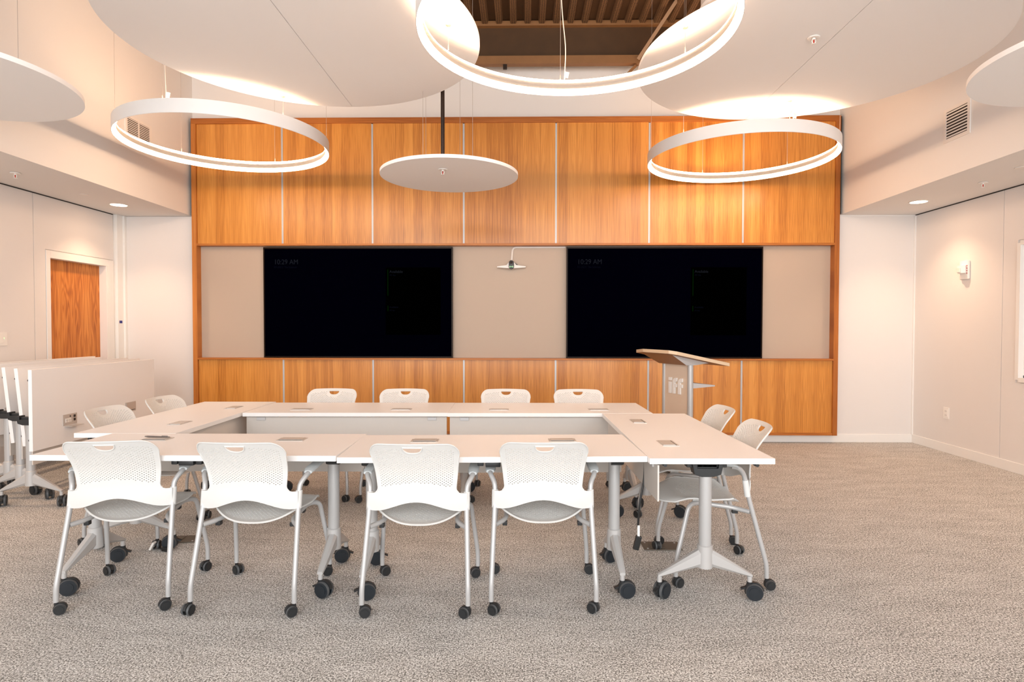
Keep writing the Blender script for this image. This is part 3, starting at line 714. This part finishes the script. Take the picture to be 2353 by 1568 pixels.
def make_chair():
    root = empty('stacking_chair')
    cm, mt_ = M['chair'], M['metal']
    b = shell_mesh(NU, NV, backP, bperf, bhole, hs=.64)
    me = b.build('backrest', cm, root, fix=False); 
    # snap ragged hand-hole border to the outline
    hp = holepts(80); top = [(-HW + 2 * HW * k / 40, HC[1]) for k in range(41)]; allp = hp + top
    import bmesh
    bm = bmesh.new(); bm.from_mesh(me.data)
    for v in bm.verts:
        if v.is_boundary and inhole(v.co.x, v.co.z, .0085) and abs(v.co.x) < .07 and v.co.z > .75 and v.co.z < .825:
            q = min(allp, key=lambda p: (p[0] - v.co.x) ** 2 + (p[1] - v.co.z) ** 2)
            if (q[0] - v.co.x) ** 2 + (q[1] - v.co.z) ** 2 < .00018: v.co.x, v.co.z = q; v.co.y = back_y(q[0], q[1])
    bm.to_mesh(me.data); bm.free()
    solid(me, .005)
    extra = MB()
    loop = hp + [(HW - 2 * HW * k / 20, HC[1]) for k in range(1, 20)]
    pts = [(x, back_y(x, z) - .001, z) for x, z in loop] ; pts.append(pts[0])
    extra.tube(pts, .0032, 8, caps=False)
    # rolled rim along the outline
    rim = [backP(0, j) for j in range(8, len(ZROWS))] + [backP(i, len(ZROWS) - 1) for i in range(1, NU)] + [backP(NU, j) for j in range(len(ZROWS) - 1, 7, -1)]
    extra.tube(rim, .0036, 6)
    for s in (-1, 1):   # sleeves that wrap the uprights
        extra.tube([(s * .2365, -.147, .4845), (s * .2362, -.134, .5705)], .0160, 16)
    eo = extra.build('backrest_rim', cm, root, fix=True)
    # join rim into the backrest mesh
    bm = bmesh.new(); bm.from_mesh(me.data); bm.from_mesh(eo.data); bm.to_mesh(me.data); bm.free(); bpy.data.objects.remove(eo)
    me.data.polygons.foreach_set('use_smooth', [True] * len(me.data.polygons))
    # seat
    SU, SV = 40, 40
    def seatP(i, j):
        u = -1 + 2 * i / SU; v = j / SV; y0_, y1_ = -.150, .300
        # superellipse-ish plan: narrow rounded rear, wide soft front
        w = .203 + .027 * min(1, v / .45) - .026 * max(0, (v - .55) / .45) ** 2
        x = u * w
        yr = y0_ + .065 * abs(u) ** 2.6; yf = y1_ - .080 * abs(u) ** 3.5
        y = yr + (yf - yr) * v
        z = .405 + .052 * min(1, v / .8) ** .7 + (.052 - .046 * min(1, v / .6)) * abs(u) ** 2.4
        z += .008 * max(0, 1 - v / .10) ** 2
        if v > .66: z -= .034 * ((v - .66) / .34) ** 2 * (1 - .35 * abs(u) ** 3)
        z += .012 * math.exp(-((v - .62) / .2) ** 2) * abs(u) ** 4
        return (x, y, z)
    def sperf(i, j):
        if i < 4 or i >= SU - 4 or j < 3 or j > 30: return False
        u = -1 + 2 * (i + .5) / SU; v = (j + .5) / SV
        if v > .72 - .25 * abs(u) ** 2: return False
        return (i + j) % 2 == 0
    b = shell_mesh(SU, SV, seatP, sperf, None, hs=.52)
    se = b.build('seat', cm, root, fix=False); solid(se, .005)
    extra = MB()
    rim = [seatP(i, 0) for i in range(SU + 1)] + [seatP(SU, j) for j in range(1, SV + 1)] + [seatP(i, SV) for i in range(SU - 1, -1, -1)] + [seatP(0, j) for j in range(SV - 1, -1, -1)]
    extra.tube([(x, y, z - .003) for x, y, z in rim], .005, 6, caps=False)
    for s in (-1, 1):
        extra.box((s * .182, .10, .443), (.014, .05, .02))
    eo = extra.build('x', cm, root); bm = bmesh.new(); bm.from_mesh(se.data); bm.from_mesh(eo.data); bm.to_mesh(se.data); bm.free(); bpy.data.objects.remove(eo)
    se.data.polygons.foreach_set('use_smooth', [True] * len(se.data.polygons))
    R = .0125
    for s in (-1, 1):
        # rear leg runs up through the backrest sleeve and bends forward into the arm
        b = MB(); b.tube(fillet([(s * .252, -.243, .060), (s * .252, -.243, .128), (s * .238, -.152, .478), (s * .2365, -.128, .600), (s * .262, -.095, .640), (s * .264, -.055, .648)], .035, 5), R, 12); b.build('leg', mt_, root)
        b = MB(); b.tube(fillet([(s * .264, .228, .060), (s * .264, .228, .135), (s * .232, .155, .430), (s * .185, .105, .432), (s * .180, -.085, .408), (s * .236, -.160, .402)], .045, 6), R, 12); b.build('leg', mt_, root)
        b = MB()
        prof = [(-.027, 0), (-.023, .010), (0, .014), (.023, .010), (.027, 0), (.018, -.006), (-.018, -.006)]
        st = [(-.085, .75, .645), (-.065, 1, .652), (.05, 1.0, .662), (.12, .95, .662), (.165, .8, .655), (.180, .45, .648)]
        vs = []; n = len(prof)
        for (yy, k, zz) in st:
            for (px, pz) in prof: vs.append((s * .262 + px * k, yy, zz + pz * (.5 + .5 * k)))
        fs = [(a * n + c, a * n + (c + 1) % n, (a + 1) * n + (c + 1) % n, (a + 1) * n + c) for a in range(len(st) - 1) for c in range(n)] + [tuple(range(n))[::-1], tuple((len(st) - 1) * n + c for c in range(n))]
        b.add(vs, fs); b.build('armrest', M['arm'], root)
        b = MB(); b.box((s * .180, .055, .412), (.024, .03, .022)); b.box((s * .188, -.095, .390), (.024, .03, .02)); b.build('stacking_bumper', M['black'], root, smooth=False, bevel=.003)
    cb = caster_mesh(.0265, .0125, .017, 'caster', -.016)
    cas = None
    for (x, y) in ((-.252, -.243), (.252, -.243), (-.264, .228), (.264, .228)):
        if cas is None: cas = cb.build('caster', [M['black'], M['tread'], M['black']], root); c = cas
        else: c = cas.copy(); C.objects.link(c); c.parent = root
        c.location = (x, y, 0)
    return root
chair0 = make_chair()
chairs = [
    (-2.005, 3.06, math.radians(8), 'white perforated chair, leftmost of the four nearest chairs', 'near side chairs', (200, 35, 150, 60)),
    (-1.33, 3.045, math.radians(-1), 'white perforated chair, second from left on the near side', 'near side chairs', (80, 40, 150, 30)),
    (-.505, 3.03, 0.0, 'white perforated chair, third from left on the near side', 'near side chairs', (190, -20, 215, 20)),
    (.102, 3.08, math.radians(1), 'white perforated chair, rightmost of the four nearest chairs', 'near side chairs', (150, -40, 190, 170)),
    (1.055, 3.39, math.radians(87), 'white chair at the right end table, nearer of its two', 'right end chairs', (90, 30, 120, 200)),
    (1.08, 4.03, math.radians(91), 'white chair at the right end table, farther of its two', 'right end chairs', (70, 50, 120, 210)),
    (-1.635, 4.87, PI, 'white chair facing us across the tables, leftmost of the far row', 'far side chairs', (0, 60, 150, 210)),
    (-1.005, 4.87, PI + .02, 'white chair facing us across the tables, second from left in the far row', 'far side chairs', (30, 60, 190, 210)),
    (-.143, 4.87, PI - .02, 'white chair facing us across the tables, third from left in the far row', 'far side chairs', (0, 70, 100, 20)),
    (.485, 4.87, PI, 'white chair facing us across the tables, rightmost of the far row', 'far side chairs', (20, 60, 150, 190)),
    (-2.49, 3.91, -PI / 2, 'white chair at the left end table, nearer of its two', 'left end chairs', (20, 60, 150, 190)),
    (-2.48, 4.51, -PI / 2 - .03, 'white chair at the left end table, farther of its two', 'left end chairs', (20, 60, 150, 190)),
]
for i, (x, y, rz, lb, gp, sw) in enumerate(chairs):
    o = chair0 if i == 0 else copy_tree(chair0)
    o.location = (x, y, 0); o.rotation_euler = (0, 0, rz); tag(o, lb, 'chair', gp)
    for c, a in zip([k for k in kids(o) if k.name.startswith('caster')], sw): c.rotation_euler = (0, 0, math.radians(a))

# ------------------------------------------------------------------ flip-top tables
TL_, TW, TH = 1.524, .6096, .737
def make_module(parent, loc, open_=False):
    b = MB(); b.prism([(-.078, -.043), (.078, -.043), (.070, -.036), (-.070, -.036)], 0, .0025); 
    b = MB(); b.box((0, 0, .0015), (.152, .088, .003)); b.build('x', M['module'], None)
    o = bpy.data.objects['x']; o.name = 'power_module'; o.parent = parent; o.location = loc
    if not open_:
        c = MB(); c.box((0, .006, .0045), (.128, .066, .003)); c.build('lid', M['module'], o, smooth=False, bevel=.0008)
        c = MB(); c.box((0, -.031, .0036), (.128, .004, .0015)); c.build('lid_slot', M['dark'], o, smooth=False)
    else:
        c = MB(); c.box((0, 0, .003), (.135, .07, .001)); c.build('recess', M['module'], o, smooth=False)
        c = MB(); c.box((-.022, -.004, .005), (.062, .032, .003)); c.build('receptacle', M['whitepl'], o, smooth=False)
        c = MB()
        for q in (-.037, -.007):
            for e in (-.006, .006): c.box((q + e, -.002, .0068), (.0022, .009, .0006))
            c.box((q, -.013, .0068), (.004, .004, .0006))
        c.box((.048, .022, .004), (.022, .020, .0015)); c.box((.048, -.006, .004), (.022, .020, .0015)); c.cyl((0, .026, .0045), .006, .002, 'z', 12)
        c.build('ports', M['black'], o, smooth=False)
        c = MB(); c.box((.01, -.050, .030), (.135, .003, .060)); c.build('lid', M['module'], o, smooth=False)
    return o
def make_table(fold=0, tilt=0.0, side=1, open_=False, panel=True):
    """local x along the table, +y the modesty side (unfolded) or the side the upright top faces"""
    root = empty('flip_top_table')
    # top slab, z=0 at its surface
    b = MB(); b.box((0, 0, -.014), (TL_, TW, .028)); top = b.build('tabletop', [M['lam'], M['lamedge']], root, smooth=False, bevel=.0012)
    for p in top.data.polygons:
        p.material_index = 0 if p.normal.z > .9 else 1
    mods = [make_module(root, (sx * .385, .12, 0), open_ and sx > 0) for sx in (-1, 1)]
    b = MB(); b.box((0, -TW / 2 + .055, -.043), (.075, .05, .030)); b.box((-.062, -TW / 2 + .06, -.041), (.030, .05, .026)); b.box((.062, -TW / 2 + .06, -.041), (.030, .05, .026)); b.box((0, -TW / 2 + .09, -.032), (.16, .05, .008))
    hd = b.build('release_handle', M['black'], root, smooth=True, bevel=.004)
    brs = []
    for sx in (-1, 1):
        for sy_ in (-1, 1):
            b = MB(); b.cyl((sx * (TL_ / 2 - .035), sy_ * .225, -.037), .009, .04, 'x', 10); b.box((sx * (TL_ / 2 - .035), sy_ * .225, -.033), (.018, .024, .012)); brs.append(b.build('ganging_clip', M['black'], root, smooth=True))
    for sx in (-1, 1):
        b = MB(); b.box((sx * (TL_ / 2 - .105), 0, -.046), (.05, .20, .034)); brs.append(b.build('support_rail', M['black'], root, smooth=False, bevel=.003))
    if fold:
        Mx = Matrix.Translation((0, side * .1, .749)) @ Matrix.Rotation(-PI / 2 * side + tilt, 4, 'X')
        if side < 0: pass
        for o in [top, hd] + brs:
            o.matrix_basis = Mx
        for o in mods: o.matrix_basis = Mx @ Matrix.Translation(o.location) @ Matrix.Rotation(PI, 4, 'Z')
    else:
        for o in [top, hd] + brs + mods: o.location = Vector(o.location) + Vector((0, 0, TH))
    # legs
    for sx in (-1, 1):
        cx = sx * (TL_ / 2 - .105)
        b = MB(); b.cyl((cx, 0, .415), .031, .50, 'z', 28); col = b.build('column', M['metal'], root)
        b = MB()
        # yoke casting on the outward end
        pr = [(-.074, .0), (-.078, -.006), (-.066, -.058), (-.03, -.070), (.03, -.070), (.066, -.058), (.078, -.006), (.074, 0), (.056, 0), (.052, -.028), (-.052, -.028), (-.056, 0)]
        Mt = Matrix(((0, 0, 1, cx - .022), (1, 0, 0, 0), (0, 1, 0, .700), (0, 0, 0, 1)))
        b.prism(pr, 0, .062 if sx > 0 else -.018, Mt)
        if sx < 0: b = MB(); b.prism(pr, 0, .062, Matrix(((0, 0, -1, cx + .022), (1, 0, 0, 0), (0, 1, 0, .700), (0, 0, 0, 1))))
        b.box((cx, 0, .672), (.05, .10, .035)); b.build('tilt_yoke', M['black'], root, smooth=False, bevel=.002)
        foot = MB()
        foot.tube([(cx, 0, .165), (cx, 0, .275)], [.039, .0375], 28); foot.tube([(cx, 0, .275), (cx, 0, .279)], [.0375, .033], 28)
        for s in (-1, 1):
            # tapered arm: sections from the socket to the tip
            sec = [(.020, .262, .170, .052), (.036, .254, .168, .050), (.10, .215, .151, .045), (.17, .172, .132, .037), (.224, .139, .118, .032), (.238, .130, .114, .028)]
            vs = []
            for (yy, zt, zb, w) in sec:
                for (px, pz) in ((-w / 2, zb + .2 * (zt - zb)), (-w / 2, zt - .2 * (zt - zb)), (-w / 4, zt), (w / 4, zt), (w / 2, zt - .2 * (zt - zb)), (w / 2, zb + .2 * (zt - zb)), (w / 4, zb), (-w / 4, zb)): vs.append((cx + px, s * yy, pz))
            n = 8; fs = [(a * n + c, a * n + (c + 1) % n, (a + 1) * n + (c + 1) % n, (a + 1) * n + c) for a in range(len(sec) - 1) for c in range(n)] + [tuple(range(n)), tuple((len(sec) - 1) * n + c for c in range(n))[::-1]]
            foot.add(vs, fs); foot.cyl((cx, s * .228, .100), .0125, .036, 'z', 14)
        foot.build('foot', M['metal2'], root, angle=30)
    cas = None
    for sx in (-1, 1):
        for s in (-1, 1):
            if cas is None:
                cb = caster_mesh(.0425, .0165, .020, 'caster', -.022); cb.box((.028, 0, .055), (.03, .02, .008), Matrix.Rotation(.4, 3, 'Y'), 2)
                cas = cb.build('caster', [M['hub'], M['tread'], M['black']], root); c = cas
            else: c = cas.copy(); C.objects.link(c); c.parent = root
            c.location = (sx * (TL_ / 2 - .105), s * .228, 0)
    if panel:
        if fold:
            b = MB(); b.box((0, side * .045, .44), (1.40, .008, .22)); b.build('modesty_panel', M['frost'], root, smooth=False)
        else:
            b = MB(); b.box((0, TW / 2 - .045, .612), (1.50, .008, .178)); mp = b.build('modesty_panel', M['frost'], root, smooth=False)
            for sx in (-1, 1):
                c = MB(); c.box((sx * .64, TW / 2 - .045, .687), (.065, .026, .024)); c.build('panel_clamp', M['alu'], mp, smooth=False, bevel=.001)
    return root
G1 = 'tables joined into a hollow rectangle'
tabs = [
    ((-1.6838, 3.2208), .009, 'white table on the near side, left one, with a pen on it', (200, 20, 160, 10)),
    ((-.1534, 3.2196), .0385, 'white table on the near side, right one', (195, 10, 185, 200)),
    ((-2.3926, 4.288), -1.5537, 'white end table closing the rectangle on the left', (60, 40, 30, 100)),
    ((-1.3196, 4.7093), 3.1635, 'white table on the far side nearest the left screen', (10, 40, 30, 100)),
    ((.2055, 4.7299), 3.1598, 'white table on the far side nearest the lectern', (10, 40, 30, 100)),
    ((.9137, 3.6644), 1.5878, 'white end table closing the rectangle on the right', (75, 130, 60, 100)),
]
t0 = make_table()
for i, (c, rz, lb, sw) in enumerate(tabs):
    o = t0 if i == 0 else copy_tree(t0)
    o.location = (c[0], c[1], 0); o.rotation_euler = (0, 0, rz); tag(o, lb, 'table', G1)
    for k, a in zip([k for k in kids(o) if k.name.startswith('caster')], sw): k.rotation_euler = (0, 0, math.radians(a))
G2 = 'folded tables nested by the door'
folded = [
    # column x, near column y, rz, side, tilt, label
    (-3.755, 4.47, -PI / 2 + .02, 1, 0.0, 'folded white table parked nearest us with an open power outlet', True),
    (-3.995, 4.665, -PI / 2 + .015, 1, -.10, 'folded white table, second in the parked row from the front', False),
    (-4.20, 4.79, -PI / 2 + .015, 1, -.11, 'folded white table, third in the parked row from the front', False),
    (-4.585, 4.89, -PI / 2, 1, -.03, 'folded white table, second from last in the parked row', False),
    (-4.60, 5.04, PI / 2, 1, .0, 'folded white table parked last against the left wall', False),
]
for i, (x, y, rz, side, tilt, lb, op) in enumerate(folded):
    o = make_table(1, -tilt, side, op)
    o.location = (x, y + TL_ / 2 - .105, 0); o.rotation_euler = (0, 0, rz); tag(o, lb, 'table', G2)
    for k, a in zip([k for k in kids(o) if k.name.startswith('caster')], (140, 60, 30, 20)): k.rotation_euler = (0, 0, math.radians(a + i * 25))

# pen on the left near table's power module
b = MB(); P0 = Vector((-1.6838, 3.2208, 0)); b.tube([(-.078, .012, 0), (-.062, .011, 0), (.06, -.004, 0), (.078, -.006, 0)], [.0025, .0045, .0045, .002], 10); b.box((.045, -.002, .006), (.035, .003, .002))
o = b.build('pen', mat('pen_metal', (0.22, 0.20, 0.19), 0.3, metal=0.6)); o.location = (-1.6838 - .39, 3.2208 + .128, TH + .012); tag(o, 'grey metal pen lying on the power module of the near left table', 'pen')

# floor boxes
def floor_box(x, y, w, d, rz, label, open_=False):
    t = empty('floor_box', (x, y, 0), rz); tag(t, label, 'floor box')
    b = MB(); b.box((0, 0, .003), (w, d, .006)); b.build('plate', M['floorbox'], t, smooth=False, bevel=.002)
    b = MB(); b.box((-.03, 0, .0075), (w * .36, d * .6, .002)); b.build('hatch', M['floorbox'], t, smooth=False, bevel=.001)
    b = MB()
    for sx in (-1, 1):
        for s in (-1, 1): b.cyl((sx * w * .4, s * d * .34, .0065), .006, .002, 'z', 10)
    b.build('screws', M['alu'], t, smooth=False)
floor_box(.875, 3.73, .235, .145, 0, 'bronze floor box plate under the right end table')
floor_box(-2.19, 3.79, .20, .13, .12, 'bronze floor box under the left end table beside a caster')
# cords
b = MB(); b.tube(fillet([(.665, 3.22, .70), (.66, 3.21, .55), (.635, 3.20, .44), (.625, 3.20, .30)], .05), .006, 8)
t = b.build('hanging_power_cord', M['blackcord']); tag(t, 'black power cord hanging between the right near table and the end table', 'power cord')
MB().box((.628, 3.2, .275), (.012, .012, .07)).build('cord_label', M['whitepl'], t, smooth=False)
MB().box((.622, 3.2, .215), (.030, .026, .075), Matrix.Rotation(.25, 3, 'Y')).build('plug', M['blackcord'], t, smooth=False, bevel=.003)
b = MB(); b.tube(fillet([(-2.335, 3.78, .66), (-2.33, 3.76, .25), (-2.30, 3.69, .10), (-2.25, 3.62, .012), (-2.20, 3.60, .010)], .05), .006, 8)
t = b.build('dangling_power_cord', M['blackcord']); tag(t, 'black power cord with brass plug trailing on the carpet under the left table', 'power cord')
MB().box((-2.265, 3.60, .030), (.012, .03, .05), Matrix.Rotation(.5, 3, 'Y')).build('cord_label', M['whitepl'], t, smooth=False)
MB().box((-2.175, 3.59, .014), (.05, .026, .024), Matrix.Rotation(-.2, 3, 'Z')).build('plug', M['blackcord'], t, smooth=False, bevel=.003)
b = MB(); b.box((-2.14, 3.585, .018), (.02, .003, .006)); b.box((-2.14, 3.58, .010), (.02, .003, .006)); b.build('prongs', M['brass'], t, smooth=False)

# ------------------------------------------------------------------ lectern
LM = Vector((1.47, 5.73, 0)); d_ = Vector((.407, -.914, 0)); n_ = Vector((.914, .407, 0))
lect = empty('lectern', LM); tag(lect, 'maple and silver lectern with white letters iff standing right behind the tables', 'lectern')
lect.matrix_basis = Matrix(((d_.x, n_.x, 0, LM.x), (d_.y, n_.y, 0, LM.y), (0, 0, 1, 0), (0, 0, 0, 1)))
# local: x = a (towards us), y = b (towards the speaker)
def topz(bq): return 1.173 - (bq + .31) / .66 * .128
poly = [(-.33, -.22), (-.10, -.305), (.28, -.300), (.335, -.25), (.335, .35), (-.335, .35)]
b = MB(); n = len(poly)
vs = [(x, y, topz(y)) for x, y in poly] + [(x, y, topz(y) - .030) for x, y in poly]
b.add(vs, [tuple(range(n))], 0); b.add(vs, [tuple(range(n, 2 * n))[::-1]] , 2); b.add(vs, [(i, (i + 1) % n, n + (i + 1) % n, n + i) for i in range(n)], 1)
b.build('reading_board', [M['maple'], M['mapleedge'], M['brown']], lect, smooth=False)
b = MB(); A = [(-.23, -.22), (.23, -.22), (.23, .20), (-.23, .20)]; B2 = [(-.205, -.04), (.205, -.04), (.205, .075), (-.205, .075)]
vs = [(x, y, topz(y) - .031) for x, y in A] + [(x, y, 1.025) for x, y in B2]
b.add(vs, [(0, 3, 2, 1), (4, 5, 6, 7)], 0); b.add(vs, [(0, 1, 5, 4)], 1); b.add(vs, [(1, 2, 6, 5), (2, 3, 7, 6), (3, 0, 4, 7)], 0)
b.build('head_bracket', [M['alu'], M['brown']], lect, smooth=False)
for s in (-1, 1):
    b = MB(); b.cyl((s * .187, .02, .525), .027, 1.0, 'z', 20); b.build('column', M['metal'], lect)
MB().span(-.165, .165, .004, .022, .08, 1.025).build('front_panel', M['maple'], lect, smooth=False)
b = MB(); b.prism([(.03, .86), (.30, .83), (.30, .818), (.03, .808)], -.2, .2, Matrix(((0, 0, 1, 0), (1, 0, 0, 0), (0, 1, 0, 0), (0, 0, 0, 1)))); b.build('shelf', M['alu'], lect, smooth=False)
b = MB(); b.span(-.26, .26, -.16, .30, .03, .055); b.build('base', M['metal2'], lect, smooth=False, bevel=.005)
b = MB()
for sx in (-.22, .22):
    for s in (-.12, .26): b.cyl((sx, s, .015), .015, .03, 'x', 12)
b.build('feet', M['black'], lect)
# letters "iff" standing off the panel; local plane a (x) / z, facing -y
def letter(poly, a0, z0, w, h):
    b = MB(); b.prism([(a0 + x * w, z0 + z * h) for x, z in poly], 0, .012, Matrix(((1, 0, 0, 0), (0, 0, -1, .003), (0, 1, 0, 0), (0, 0, 0, 1))))
    return b.build('raised_letter', M['whitepl'], lect, smooth=False)
arc = [(.0 + .75 - .75 * math.cos(t), .68 + .32 * math.sin(t)) for t in [PI / 2 * k / 8 for k in range(9)]]
fpoly = [(0, 0), (0, .68)] + arc[1:] + [(1.0, 1.0), (1.0, .78), (.78, .77), (.56, .70), (.56, .62), (1.0, .62), (1.0, .42), (.56, .42), (.56, 0)]
zb, hh = .742, .152
letter([(0, 0), (0, .73), (.9, .73), (.9, 0)], -.095, zb, .042, hh); letter([(0, .80), (0, 1), (1, 1), (1, .80)], -.095, zb, .042, hh)
letter(fpoly, -.036, zb, .062, hh); letter(fpoly, .045, zb, .062, hh)
